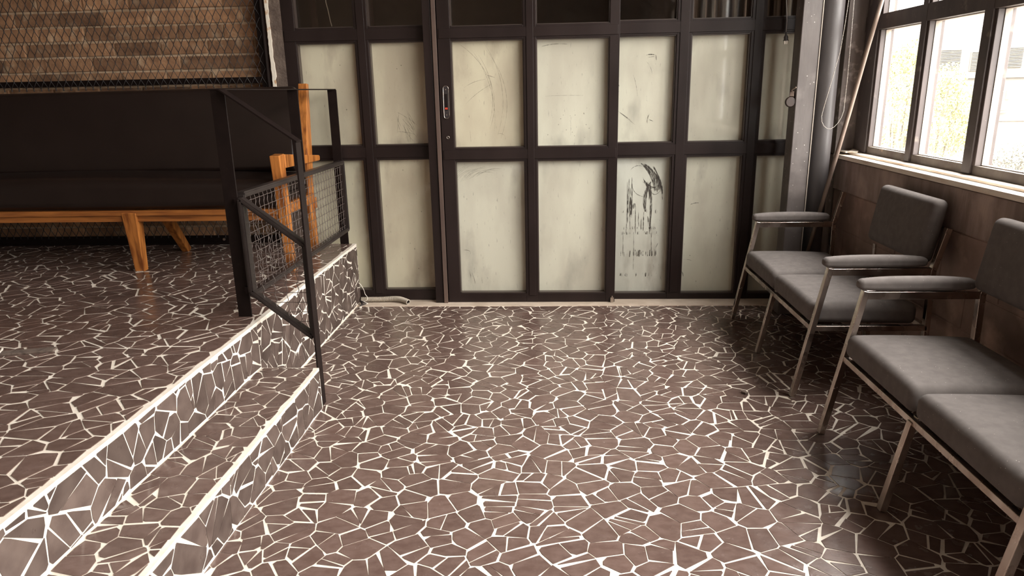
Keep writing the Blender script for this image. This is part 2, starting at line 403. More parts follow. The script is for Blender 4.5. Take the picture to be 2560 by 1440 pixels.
# lower step
st = MB(); st.box(XS2 - .02, XS1, -2.5, 2.95, 0, Z1, .5, 1)
pave(st, paving(XS2 + .003, XS1 - .016, .9, 2.945, .078, 21, .95, split=.5), lambda u, v, h: (u, v, Z1 + h))
pave(st, paving(.9, 2.945, .006, Z1 - .010, .085, 22, .72, split=.35), lambda u, v, h: (XS1 + h, u, v), mi=2)
pave(st, paving(XS2 + .003, XS1 - .016, -2.5, .9, .12, 23), lambda u, v, h: (u, v, Z1 + h))
pave(st, paving(-2.5, .9, .006, Z1 - .010, .12, 24), lambda u, v, h: (XS1 + h, u, v), mi=2)
st.build('step', [M['tile'], M['grout'], M['tile_riser']], kind='structure')
# platform
YP = 4.655
pf = MB(); pf.box(-5.2, XS2, -2.5, YP, 0, Z2, .5, 1); pf.box(-5.2, -1.72, YP, 4.9, 0, Z2, .5, 1)
pave(pf, paving(-4.6, XS2 - .016, .9, YP - .004, .096, 31, 1.3, gap=(.0018, .0052)), lambda u, v, h: (u, v, Z2 + h))
pave(pf, paving(-5.1, XS2 - .016, -2.5, .9, .16, 32), lambda u, v, h: (u, v, Z2 + h))
pave(pf, paving(.9, 2.955, Z1 + .006, Z2 - .012, .088, 33, .72, split=.35), lambda u, v, h: (XS2 + h, u, v), mi=2)
pave(pf, paving(2.955, YP - .004, .008, Z2 - .012, .082, 34, .70, split=.4), lambda u, v, h: (XS2 + h, u, v), mi=2)
pave(pf, paving(-2.5, .9, Z1 + .006, Z2 - .012, .13, 35), lambda u, v, h: (XS2 + h, u, v), mi=2)
pf.build('platform', [M['tile'], M['grout'], M['tile_riser']], kind='structure')

# ------------------------------------------------------------------ room shell
ZC = 3.8
s = MB(); s.box(-5.3, 2.12, -4.1, 7.2, ZC, ZC + .15); s.build('ceiling', M['ceil'], kind='structure')
s = MB(); s.box(-5.3, -5.2, -4.1, 4.9, 0, ZC); s.build('wall_left', M['room'], kind='structure')
s = MB(); s.box(-5.3, 2.12, -4.2, -4.1, 0, ZC); s.build('wall_front', M['room'], kind='structure')
# right wall below the window: block courses + rendered band
s = MB(); s.box(1.766, 2.1, -4.1, 4.535, 0, .965, .5, 0)
s.box(1.757, 1.772, -4.1, 4.535, .772, .955, .5, 1)
rnd = random.Random(5)
for zz0, zz1, o in ((.005, .182, .1), (.188, .362, .33), (.368, .538, .06), (.544, .766, .28)):
    y = -4.1 + o
    while y < 4.5:
        l = .44; s.box(1.7625 + rnd.uniform(-.0015, .002), 1.775, y + .004, min(y + l - .004, 4.53), zz0, zz1, .5, 0); y += l
s.box(1.775, 2.1, -4.1, 4.9, 3.52, ZC, .5, 0)
s.box(1.775, 2.1, -4.1, -2.45, .965, 3.52, .5, 0)
wr = s.build('wall_right', [M['wallblock'], M['wallbrown']], kind='structure', bevel=.003)
s = MB(); s.box(1.80, 1.955, 4.545, 4.95, 0, ZC); s.box(1.745, 1.885, 4.535, 4.62, .985, ZC)
s.box(1.757, 2.1, 4.535, 4.95, 0, .975)
s.build('corner_pier', M['jamb'], kind='structure', bevel=.003)
# sill
s = MB(); s.box(1.738, 1.90, -4.1, 4.533, .962, .986); s.box(1.80, 1.93, -4.1, 4.533, .986, .998)
s.build('window_sill', M['sill'], kind='structure', bevel=.002)
s = MB(); s.box(1.765, 1.86, 4.42, 4.53, .998, 1.006); s.bar((1.80, 4.40, 1.004), (1.862, 4.50, 1.010), .05, .008)
o = s.build('wood_scrap', M['sill'], None, bevel=.001); tag(o, 'pale flat wooden scrap lying on the window sill in the far corner', 'wood scrap')

# windows: frame in plane x 1.86..1.93, panes at x=1.905
def wall_window(name, ys, yend0, yend1, label=None):
    """ys: list of (y0,y1) panes"""
    root = thing(name, None, None, (1.89, (yend0 + yend1) / 2, 1.0), kind='structure')
    f = MB()
    ymin, ymax = min(yend0, yend1), max(yend0, yend1)
    f.box(1.860, 1.93, ymin, ymax, .998, 1.040, .5, 1)
    f.box(1.848, 1.93, ymin, ymax, 1.690, 1.772)
    f.box(1.860, 1.93, ymin, ymax, 3.36, 3.52); f.box(1.850, 1.93, ymin, ymax, 2.55, 2.63)
    e = sorted([v for p in ys for v in p])
    edges = [ymin] + e + [ymax]
    for k in range(0, len(edges), 2):
        a, b = edges[k], edges[k + 1]
        f.box(1.856, 1.93, a, b, 1.040, 1.690); f.box(1.856, 1.93, a, b, 1.772, 3.36)
        if b - a > .07: f.box(1.846, 1.86, a + .018, b - .018, 1.004, 3.45)
    f.build('window_frame', [M['winframe'], M['sillframe']], root, bevel=.002)
    bd = MB()
    for a, b in ys:
        for z0, z1 in ((1.040, 1.690), (1.772, 2.55), (2.63, 3.36)):
            for (p, q) in (((a, z0), (a, z1)), ((b, z0), (b, z1)), ((a, z0), (b, z0)), ((a, z1), (b, z1))):
                bd.box(1.884, 1.912, min(p[0], q[0]) - .004, max(p[0], q[0]) + .004 + (.0 if p[0] != q[0] else .002), min(p[1], q[1]) - .004, max(p[1], q[1]) + .004)
    bd.build('glazing_strip', M['bead'], root)
    for a, b in ys:
        for z0, z1 in ((1.040, 1.690), (1.772, 2.55), (2.63, 3.36)):
            g = MB(); g.box(1.896, 1.900, a, b, z0, z1); g.build('pane', M['glass'], root)
    return root
def seq(y, n, w=.455, g=.085): return [(y - k * (w + g) - w, y - k * (w + g)) for k in range(n)]
wall_window('window_1', [(3.885, 4.335), (3.345, 3.80), (2.79, 3.245), (2.25, 2.705)], 2.17, 4.533)
wall_window('window_2', seq(2.02, 4), -.12, 2.10)
wall_window('window_5', seq(-.28, 4), -2.45, -.20)
s = MB(); s.box(1.80, 2.08, 2.10, 2.17, .998, 3.52); s.box(1.80, 2.08, -.20, -.12, .998, 3.52)
s.build('trim_1', M['winframe'], kind='structure')

# ------------------------------------------------------------------ glazed partition
def section(name, xs, xends, zrows, yf, depth, mats, zb, frame_extra=None, label=None, cat=None, zrail=None):
    root = thing(name, None, None, ((xends[0] + xends[1]) / 2, yf + depth / 2, 0), kind='structure')
    f = MB()
    e = [xends[0]] + [v for p in xs for v in p] + [xends[1]]
    for k in range(0, len(e), 2):
        f.box(e[k], e[k + 1], yf, yf + depth, zb, 2.75)
        if .06 < e[k + 1] - e[k] < .11 and 0 < k < len(e) - 2:
            f.box(e[k] + .018, e[k + 1] - .018, yf - .006, yf, zb + .05, 2.70)
    zs = [zb] + [v for z in zrows for v in z] + [2.75]
    for k in range(0, len(zs), 2):
        for a, b in xs: f.box(a, b, yf + .001, yf + depth - .001, zs[k], zs[k + 1])
    for k in range(2, len(zs) - 2, 2):
        f.box(xends[0] + .01, xends[1] - .01, yf - .005, yf, zs[k] + .012, zs[k + 1] - .012)
    f.build('frame', M['frame'], root, bevel=.0015)
    bd = MB()
    for a, b in xs:
        for z0, z1 in zrows:
            t = .006
            bd.box(a, a + t, yf + .010, yf + .055, z0, z1); bd.box(b - t, b, yf + .010, yf + .055, z0, z1)
            bd.box(a, b, yf + .010, yf + .055, z0, z0 + t * .9); bd.box(a, b, yf + .012, yf + .055, z1 - t, z1)
    bd.build('glazing_bead', M['bead_d'], root)
    i = 0
    for a, b in xs:
        for r, (z0, z1) in enumerate(zrows):
            g = MB(); g.box(a + .001, b - .001, yf + .055, yf + .061, z0 + .001, z1 - .001)
            mm = M['glass_d'] if r == len(zrows) - 1 else mats[i % len(mats)][r]
            lab = {0: 'painted over pane'}
            g.build('pane', mm, root); 
        i += 1
    return root
M['bead_d'] = mat('bronze_bead', (.055, .040, .034), .35)
PWm, PG, PS = M['pane_warm'], M['pane_green'], M['pane_scraped']
secL = section('window_3', [(-1.625, -1.243), (-1.158, -.770)], (-1.705, -.70), [(.078, .976), (1.067, 1.712), (1.802, 2.68)], 4.68, .07, [(PWm, PWm), (PWm, PWm)], .006)
secR = section('window_4', [(.40, .778), (.869, 1.229), (1.314, 1.69)], (.36, 1.80), [(.043, .968), (1.057, 1.712), (1.801, 2.68)], 4.685, .07, [(PS, PG), (PG, PG), (PG, PG)], .006)
door = section('door_1', [(-.628, -.173), (-.094, .360)], (-.708, .420), [(.068, .961), (1.045, 1.706), (1.787, 2.68)], 4.622, .063, [(PG, PWm), (PG, PG)], .006)
s = MB(); s.box(-.795, -.745, 4.61, 4.68, .006, 2.75); s.box(-.745, -.738, 4.612, 4.68, .006, 2.75)
s.build('jamb_post', M['frame'], door, bevel=.0015)
s = MB(); s.box(-.737, -.712, 4.600, 4.618, .006, 2.75); s.build('lit_edge_strip', M['frame_l'], door, bevel=.001)  # lit side face of the post, put into a lighter strip
s = MB(); s.box(-1.9, 1.95, 4.66, 4.76, 2.75, ZC); s.build('trim_2', M['frame'], kind='structure')
# handle (recessed pull) on door
s = MB()
hp = [(-.668 + .017 * math.cos(a), zc + .017 * math.sin(a)) for zc, a0 in ((1.418, 0), (1.250, PI)) for a in [a0 + PI * k / 8 for k in range(9)]]
s.prism(hp, lambda u, v, h: (u, h, v), 4.6215, 4.616)
hd = s.build('door_handle', M['dark'], door, fix=True, bevel=.0008)
s = MB(); s.tube([(p[0], 4.6155, p[1]) for p in hp] + [(hp[0][0], 4.6155, hp[0][1])], .0012, 5); s.build('handle_rim', M['metal'], hd)
s = MB(); s.box(-.676, -.660, 4.6135, 4.616, 1.285, 1.385); s.build('handle_recess', M['black'], hd)
s = MB(); s.box(-.677, -.660, 4.6115, 4.614, 1.290, 1.302); s.build('lock_lever', M['red'], hd)
for z in (1.412, 1.256):
    s = MB(); s.tube([(-.668, 4.616, z), (-.668, 4.613, z)], .003, 8); s.build('screw', M['metal'], hd)
s = MB(); s.tube([(-.666 + .008 * math.cos(a), 4.6195, 1.115 + .008 * math.sin(a)) for a in [2 * PI * k / 12 for k in range(13)]], .0015, 5)
s.build('keyhole_ring', M['metal'], door)
s = MB(); s.box(.392, .414, 4.608, 4.622, .008, .040); s.tube([(.403, 4.612, -.0), (.403, 4.612, .05)], .005, 8)
s.build('floor_bolt', M['metal'], door)

# scratches and scrapes on panes
_rc = [0]
def ribbon(mb, pts, y, w, taper=True):
    n = len(pts); _rc[0] += 1; y = y - .00002 * (_rc[0] % 60)
    for i in range(n - 1):
        (x0, z0), (x1, z1) = pts[i], pts[i + 1]; d = Vector((x1 - x0, z1 - z0))
        if d.length < 1e-6: continue
        d.normalize(); nx, nz = -d.y, d.x
        def ww(k): return w * (math.sin(PI * (k + .35) / (n + .0)) ** .6 if taper and 0 <= k + .35 <= n else 1) * .5
        a, b = ww(i), ww(i + 1) if i + 1 < n - .5 else ww(i)
        mb.add([(x0 + nx * a, y, z0 + nz * a), (x1 + nx * b, y, z1 + nz * b), (x1 - nx * b, y, z1 - nz * b), (x0 - nx * a, y, z0 - nz * a)], [(0, 1, 2, 3)])
def arc(p0, p1, bulge, n=14):
    out = []
    dx, dz = p1[0] - p0[0], p1[1] - p0[1]; L_ = math.hypot(dx, dz)
    for k in range(n + 1):
        t = k / n; b = bulge * 4 * t * (1 - t)
        out.append((p0[0] + dx * t - dz / L_ * b, p0[1] + dz * t + dx / L_ * b))
    return out
yd = 4.622 + .0544; yr = 4.685 + .0544; yl = 4.68 + .0544
rnd = random.Random(3)
s = MB()
for p0, p1, b, w in (((-.585, 1.69), (-.375, 1.42), .03, .002), ((-.375, 1.42), (-.40, 1.16), .02, .002), ((-.50, 1.65), (-.37, 1.14), .05, .0018),
                     ((-.43, 1.70), (-.35, 1.12), .075, .0018), ((-.42, 1.66), (-.33, 1.10), .085, .0018), ((-.46, 1.62), (-.40, 1.2), .05, .0022),
                     ((-.56, 1.42), (-.42, 1.47), .01, .002), ((-.55, 1.32), (-.38, 1.44), .01, .002), ((-.42, 1.5), (-.36, 1.48), 0, .003), ((-.53, 1.16), (-.525, 1.08), 0, .002),
                     ((-.35, 1.13), (-.30, 1.11), .01, .0015)):
    ribbon(s, arc(p0, p1, b), yd, w)
for k in range(16):
    x = -.55 + k * .015 + rnd.uniform(-.01, .01); ribbon(s, arc((x, .93 - k * .003 + rnd.uniform(-.02, .02)), (x - .13 - .002 * k, .80 + .004 * k), -.02), yd, .0015)
for (a, b) in (((-.60, .36), (-.555, .35)), ((-.57, .22), (-.56, .16)), ((-.55, .20), (-.53, .12))): ribbon(s, arc(a, b, .004), yd, .004)
ribbon(s, [(-.04, 1.36), (.10, 1.362), (.2, 1.36)], yd, .0018)
ribbon(s, arc((-.06, 1.66), (.1, 1.67), .008), yd, .005)
for k in range(14): x = rnd.uniform(-.07, .25); z = rnd.uniform(1.08, 1.25); ribbon(s, [(x, z), (x + .004, z + .003)], yd, .005, False)
s.build('scratch_marks', M['scratch'], door)
s = MB()
for k in range(14):
    a = (-.99 + rnd.uniform(-.03, .05), 1.27 + rnd.uniform(-.08, .02)); b = (a[0] + rnd.uniform(.02, .09), a[1] - rnd.uniform(.05, .14))
    ribbon(s, arc(a, b, rnd.uniform(-.01, .01)), yl, .002)
ribbon(s, arc((-1.02, 1.15), (-.90, 1.13), .006), yl, .003); ribbon(s, arc((-1.02, 1.14), (-1.0, 1.28), .0), yl, .0018)
for x, z in ((-1.0, 1.55), (-.97, 1.57), (-1.35, 1.3), (-1.37, 1.58), (-1.0, .9), (-.98, .4), (-.95, .36), (-.89, .62), (-.93, .22)): ribbon(s, [(x, z), (x + .006, z - .004)], yl, .006, False)
s.build('scratch_marks', M['scratch'], secL)
s = MB()   # dark scrape on the fifth pane
for k in range(9):
    t = k / 8; a = (.585 + .035 * t + rnd.uniform(-.012, .012), .925 - .015 * t); b = (.70 + .025 * t * 2 - .02, .75 - .03 * rnd.random())
    ribbon(s, arc(a, b, .018 + .008 * rnd.random()), yr, rnd.uniform(.006, .017))
for k in range(4): ribbon(s, arc((.66 + .004 * k, .90), (.735, .74 - .02 * k), .012), yr, .006)
for k in range(7): ribbon(s, arc((.60 + .004 * k, .83 - .01 * k), (.665 + .004 * k, .765), -.01), yr, .006)
ribbon(s, arc((.655, .80), (.625, .60), -.02), yr, .024); ribbon(s, arc((.65, .79), (.655, .50), .008), yr, .014)
for k in range(5): ribbon(s, arc((.60 + .008 * k, .80), (.645, .72 - .01 * k), .012), yr, .005)
for x, z0, z1, w in ((.523, .70, .58, .02), (.512, .82, .52, .007), (.53, .83, .56, .006), (.52, .76, .50, .008), (.552, .66, .62, .016), (.56, .64, .45, .004),
                     (.60, .56, .48, .005), (.615, .60, .47, .006), (.58, .60, .5, .004), (.66, .55, .45, .006), (.64, .57, .5, .006), (.50, .80, .45, .004), (.67, .50, .30, .003), (.55, .45, .20, .003), (.48, .45, .3, .003)):
    ribbon(s, arc((x, z0), (x + rnd.uniform(-.006, .006), z1), rnd.uniform(-.004, .004)), yr, w)
for z, n, w, hh in ((.315, 26, .0045, .045), (.455, 22, .003, .02), (.49, 20, .003, .02), (.165, 16, .003, .03), (.60, 10, .003, .03)):
    for k in range(n):
        x = .455 + .26 * rnd.random(); ribbon(s, [(x, z + hh * rnd.uniform(.2, .6)), (x + rnd.uniform(-.003, .003), z - hh * rnd.uniform(.2, .6))], yr, w * rnd.uniform(.6, 1.5))
for p0, p1, b, w in (((.53, .80), (.62, .70), -.03, .003), ((.65, .75), (.72, .74), -.03, .003), ((.52, .88), (.60, .90), .015, .003), ((.70, .35), (.715, .385), 0, .003)): ribbon(s, arc(p0, p1, b), yr, w)
s.build('paint_scrape', M['mark'], secR)
s = MB()
for p0, p1, b, w in (((.600, 1.598), (.66, 1.596), .004, .006), ((.66, 1.596), (.664, 1.565), 0, .003), ((.605, 1.585), (.655, 1.588), 0, .002), ((.60, 1.56), (.64, 1.48), .008, .0015),
                     ((.52, 1.48), (.55, 1.35), .005, .0018), ((.425, 1.26), (.51, 1.20), 0, .003), ((.44, 1.25), (.54, 1.17), 0, .0015), ((.63, 1.235), (.62, 1.175), -.006, .006), ((.63, 1.20), (.655, 1.19), 0, .003),
                     ((.92, .645), (.975, .655), .004, .005), ((1.12, .55), (1.12, .53), 0, .003), ((.88, .19), (.895, .15), .003, .006), ((.89, .27), (.95, .26), .004, .0018), ((.93, .30), (.935, .295), 0, .005), ((.98, .118), (.985, .115), 0, .006)):
    ribbon(s, arc(p0, p1, b), yr, w)
for k in range(10): x = .42 + rnd.uniform(-.008, .012); z = rnd.uniform(1.24, 1.5); ribbon(s, [(x, z), (x + rnd.uniform(-.01, .01), z - .02)], yr, .002)
s.build('scratch_marks', M['mark'], secR)

# room beyond the partition
s = MB(); s.box(-5.2, 2.1, 6.9, 7.0, 0, ZC); s.box(-5.2, -5.1, 4.9, 6.9, 0, ZC); s.box(2.02, 2.12, 4.95, 6.9, 0, ZC); s.box(-5.2, 2.1, 5.0, 6.9, -.02, .0)
s.build('wall_back', M['room'], kind='structure')
s = MB(); s.tube([(-1.475, 4.9, 2.3), (-1.475, 4.9, 1.98), (-1.465, 4.9, 1.93), (-1.455, 4.9, 1.86), (-1.448, 4.9, 1.83)], .0035, 6)
o = s.build('hanging_cable', M['cable'], smooth=True); tag(o, 'short white cable end hanging behind the upper left partition glass', 'cable')
s = MB(); s.box(-1.62, -1.585, 5.02, 5.05, .005, 2.9)
o = s.build('support_post', M['frame_l'], None); tag(o, 'thin brown post farther left in the dark room behind the upper left glass', 'post', 'posts in the room behind the partition')
s = MB(); s.box(-1.30, -1.26, 5.2, 5.3, 0.005, 2.95)
o = s.build('support_post', M['frame_l'], None); tag(o, 'brown post right of the dangling white cable behind the upper left glass', 'post', 'posts in the room behind the partition')
# pleated brown sheet added to imitate window reflections in the right upper panes
s = MB(); n = 90; pts = []
for k in range(n + 1): pts.append((.88 + (1.72 - .88) * k / n, 4.98 + .035 * math.sin(k * .9) + .012 * math.sin(k * 2.3)))
vs = [(x, y, z) for z in (.05, 2.9) for x, y in pts]
s.add(vs, [(k, k + 1, n + 2 + k, n + 1 + k) for k in range(n)])
o = s.build('reflection_sheet', M['reflection_sheet'], smooth=True); o.modifiers.new('s', 'SOLIDIFY').thickness = .002
tag(o, 'brown pleated sheet imitating window reflections in the upper right partition glass', 'reflection_sheet')

# ------------------------------------------------------------------ brick wall, pillar, security mesh
YB = 4.79
s = MB(); s.box(-5.2, -1.80, YB + .012, YB + .16, .3, ZC, .5, 1)
rnd = random.Random(8); z = 1.566 - .0955 * 13; row = 0
while z < ZC - .1:
    x = -5.2 - .155 * (row % 2) + rnd.uniform(-.02, .02)
    while x < -1.80:
        l = .31 + rnd.uniform(-.012, .012); x1 = min(x + l - .014, -1.80)
        if x1 - x > .03 and x1 > -5.2:
            d = rnd.uniform(-.004, .004)
            q = [(x + rnd.uniform(-.003, .003), z - .086), (x1, z - .086 + rnd.uniform(-.003, .003)), (x1 + rnd.uniform(-.003, .003), z - .005), (x, z - .004 + rnd.uniform(-.003, .003))]
            s.prism(q, lambda u, v, h: (u, h, v), YB + .03, YB + d, rnd.random() ** .8, 0)
        x += l
    z += .0955; row += 1
s.build('brick_wall', [M['brick'], M['mortar']], kind='structure', bevel=.004, fix=True)
s = MB(); s.box(-1.785, -1.70, 4.68, 4.95, .2, ZC); s.build('plaster_pillar', M['plaster'], kind='structure', bevel=.004)
s = MB(); rnd = random.Random(2); zs = [.415 + .02 * k for k in range(130)]
L0 = [(-1.800 + rnd.uniform(-.002, .002), z) for z in zs]; R0 = [(-1.779 + rnd.uniform(-.0022, .0022) + .002 * math.sin(z * 23) + (.006 if 1.5 < z < 1.6 else 0), z) for z in zs]
n = len(zs); vs = [(x, y, z) for y in (4.672, 4.700) for (x, z) in L0 + R0]
fs = []
for k in range(n - 1):
    fs += [(k, n + k, n + k + 1, k + 1), (n + k, 3 * n + k, 3 * n + k + 1, n + k + 1), (k + 1, 2 * n + k + 1, 2 * n + k, k)]
s.add(vs, fs); s.build('trim_3', M['peel'], kind='structure', fix=True)

YM = 4.655
def mesh_screen(x0, x1, z0, z1, w=.0505, h=.104, r=.0021, seed=1):
    mb = MB(); w = w / 2; n = int((x1 - x0) / w)
    for i in range(n + 1):
        xc = x0 + i * w; pts = []; k = 0; z = z0
        while z <= z1 + 1e-6:
            sgn = 1 if (k + i) % 2 else -1
            x = xc + sgn * w * .5; yy = YM + (.003 if sgn > 0 else -.003)
            d = .010
            pts.append((x - sgn * .0035, YM + sgn * -.002, z - d)); pts.append((x, yy, z - d * .25)); pts.append((x, yy, z + d * .25)); pts.append((x - sgn * .0035, YM + sgn * .002, z + d))
            z += h / 2; k += 1
        mb.tube(pts, r, 4, cap=False)
    return mb
scr = thing('wire_mesh_screen', 'black diamond wire mesh screen in a dark frame in front of the brick wall', 'wire screen', (-3.3, YM, .42))
mesh_screen(-4.9, -1.835, 1.462, 2.95).build('mesh', M['mesh'], scr, smooth=True).data
mesh_screen(-4.9, -1.835, .475, 1.42).build('mesh', M['mesh'], scr, smooth=True)
s = MB(); s.box(-5.0, -1.865, YM + .008, YM + .035, 1.478, 1.515); s.box(-1.865, -1.822, YM + .008, YM + .035, .415, ZC - .01); s.box(-1.822, -1.812, YM - .012, YM + .035, .415, ZC - .01)
s.box(-5.0, -1.865, YM + .008, YM + .035, .425, .475); s.box(-5.0, -1.82, YM - .004, YM + .035, .4155, .428)
s.build('screen_frame', M['black'], scr, bevel=.002)
for x in (-2.25, -4.3):
    s = MB(); s.tube([(x, YM + .008, .452), (x, YM - .001, .452)], .009, 10); s.build('bolt', M['metal'], scr)

# ------------------------------------------------------------------ sofa
so = thing('wooden_sofa', 'long low sofa with black leatherette cushions and amber wooden frame against the mesh screen', 'sofa', (-3.0, 4.2, Z2 + .002))
ZF = Z2 + .0035
s = MB(); s.box(-5.0, -1.50, 3.865, 3.895, .752, .782); s.box(-5.0, -1.50, 3.88, 3.905, .716, .752)
s.box(-5.0, -1.50, 4.40, 4.43, .70, .77)
s.build('front_rail', M['wood_h'], so, bevel=.003)
def slat(x): 
    s = MB(); s.box(x - .03, x + .03, 3.90, 4.40, .735, .765); s.build('cross_rail', M['wood'], so, bevel=.003)
for x in (-2.42, -3.92, -4.8): slat(x)
for x in (-2.405, -3.92, -4.8):
    s = MB()
    s.bar((x, 3.895, .772), (x - .012, 3.925, ZF), .086, .070, (0, 1, 0), .056, .045)
    s.build('leg', M['wood'], so, bevel=.004)
    s = MB(); s.bar((x - .01, 4.22, .742), (x - .015, 4.47, ZF), .060, .060, (0, 1, 0), .045, .045)
    s.build('leg', M['wood'], so, bevel=.004)
    s = MB(); s.box(x - .03, x + .008, 3.90, 3.94, Z2 + .0025, Z2 + .0045); s.build('foot_pad', M['cable'], so)
# seat cushion
s = MB()
def sag(P):
    if P.z > 0: P.z += .008 * math.sin(P.x * 2.2 + .6) - .030 * max(0, (-P.x - .95)) ** 1.0 * .5
    return P
cushion(s, 1.68, .235, .082, .045, T(-3.19, 4.10, .866), crown=.022, seg=26, fn=sag)
s.build('seat_cushion', M['leather'], so, smooth=True)
s = MB(); cushion(s, 1.72, .045, .255, .030, T(-3.27, 4.355, 1.185) @ RX(-.20), crown=0, seg=26, fn=lambda P: Vector((P.x, P.y - .02 * (1 - (P.z / .255) ** 2) * (1 if P.y < 0 else 0), P.z + .010 * (P.x + .2) / 1.7)))
s.build('back_cushion', M['leather'], so, smooth=True)
# right end: arm and posts
s = MB(); s.bar((-1.512, 3.872, 1.083), (-1.512, 3.92, ZF), .056, .078, (0, 1, 0), .046, .050)
s.build('leg', M['wood'], so, bevel=.004)
s = MB()
pr = [(3.912, 1.082), (3.912, 1.006), (4.50, .992), (4.515, .996), (4.515, 1.020), (4.50, 1.026)]
s.prism(pr, lambda u, v, h: (h, u, v), -1.542, -1.482)
s.build('armrest', M['wood'], so, fix=True, bevel=.003)
s = MB()
pr = [(4.475, 1.465), (4.515, 1.462), (4.46, 1.02), (4.42, .75), (4.43, ZF), (4.385, ZF), (4.335, .72), (4.36, 1.02)]
s.prism(pr, lambda u, v, h: (h, u, v), -1.565, -1.512)
s.build('back_post', M['wood'], so, fix=True, bevel=.003)
s = MB(); s.box(-1.535, -1.495, 3.92, 4.37, .745, .805); s.build('side_rail', M['wood_h'], so, bevel=.003)

# ------------------------------------------------------------------ railing
ra = thing('step_railing', 'black flat-bar railing with crimped wire panels at the top of the tiled steps', 'railing', (-1.38, 3.04, Z2 + .0025))
zt = 1.424; zf = Z2 + .0028
s = MB(); s.box(-1.445, -1.383, 3.036, 3.044, zf, zt); s.build('post', M['black'], ra, bevel=.001)
s = MB(); s.box(-1.440, -1.382, 3.93, 3.938, .985, zt); s.build('post', M['black'], ra, bevel=.001)
s = MB(); s.box(-1.434, -1.376, 4.632, 4.640, zf, zt); s.build('post', M['black'], ra, bevel=.001)
s = MB(); s.box(-1.074, -1.066, 2.953, 3.013, .0035, 1.206); s.build('post', M['black'], ra, bevel=.001)
s = MB(); s.box(-1.447, -1.381, 3.030, 4.645, zt, zt + .006); s.build('top_rail', M['black'], ra, bevel=.001)
s = MB(); s.bar((-1.385, 3.015, zt + .002), (-1.064, 2.985, 1.209), .050, .007); s.build('sloped_top_rail', M['black'], ra, bevel=.001)
def wire_panel(corners, org, ux, pitch, name_parent, fr=.026, depth=.034, seed=1):
    """corners: (u,z) list [left-bottom, right-bottom, right-top, left-top]; ux maps u->xyz"""
    f = MB(); n = 4
    for i in range(4):
        a = corners[i]; b = corners[(i + 1) % 4]
        A = ux(a[0], a[1], 0); B = ux(b[0], b[1], 0)
        nrm = Vector(ux(0, 0, 1)) - Vector(ux(0, 0, 0))
        f.bar(A, B, depth, fr, up=Vector(B).__sub__(Vector(A)).cross(nrm))
        # inner lip, gives the ribbed profile of the section
        f.bar(Vector(A) + nrm * .5 * depth, Vector(B) + nrm * .5 * depth, .006, fr * .45, up=(Vector(B) - Vector(A)).cross(nrm))
    fo = f.build('panel_frame', M['rail_f'], name_parent, bevel=.001, fix=True)
    w = MB()
    (u0, zb0), (u1, zb1), (u1b, zt1), (u0b, zt0) = corners
    def zlo(u): return zb0 + (zb1 - zb0) * (u - u0) / (u1 - u0)
    def zhi(u): return zt0 + (zt1 - zt0) * (u - u0) / (u1 - u0)
    k = 1
    nU = int(abs(u1 - u0) / pitch); du = (u1 - u0) / (nU + .0)
    for i in range(1, nU):
        u = u0 + du * i; a, b = zlo(u), zhi(u); pts = []; m = max(4, int((b - a) / (pitch / 10)))
        for j in range(m + 1):
            z = a + (b - a) * j / m; ph = 2 * PI * z / pitch
            pts.append(ux(u + .0040 * math.sin(ph + .45 * math.sin(ph)), z, .0012 * math.cos(ph * .5 + i * PI)))
        w.tube(pts, .0017, 5, cap=False)
    zmin = min(zb0, zb1); zmax = max(zt0, zt1); z = zmin + pitch * .6; i = 0
    while z < zmax:
        # clip along u
        us = [u0 + (u1 - u0) * j / 120 for j in range(121)]
        seg = [u for u in us if zlo(u) <= z <= zhi(u)]
        if len(seg) > 2:
            m = max(6, int(abs(seg[-1] - seg[0]) / (pitch / 8)))
            pts = []
            for j in range(m + 1):
                u = seg[0] + (seg[-1] - seg[0]) * j / m; ph = 2 * PI * u / pitch
                pts.append(ux(u, z + .0006 * math.sin(ph), .0012 * math.cos(ph * .5 + i * PI)))
            w.tube(pts, .0017, 5, cap=False)
        z += pitch; i += 1
    w.build('wire_mesh', M['rail_w'], fo, smooth=True)
    return fo
M['rail_f'] = mat('black_angle_steel', (.018, .013, .012), .36, spec=.4, col2=(.03, .023, .021), scale=10, specks=(80, .05, (.4, .34, .28), 8))
M['rail_w'] = mat('dull_wire', (.12, .095, .085), .4, .2)
wire_panel([(3.064, .523), (4.618, .523), (4.618, .966), (3.064, .978)], None, lambda u, z, n: (-1.378 + n, u, z), .0485, ra)
wire_panel([(-1.352, .548), (-1.088, .332), (-1.088, .760), (-1.352, .965)], None, lambda u, z, n: (u, 3.004 - n, z), .0455, ra, fr=.024)
for z in (.54, .94):
    s = MB(); s.box(-1.383, -1.366, 3.0, 3.036, z, z + .03); s.build('bracket', M['black'], ra)

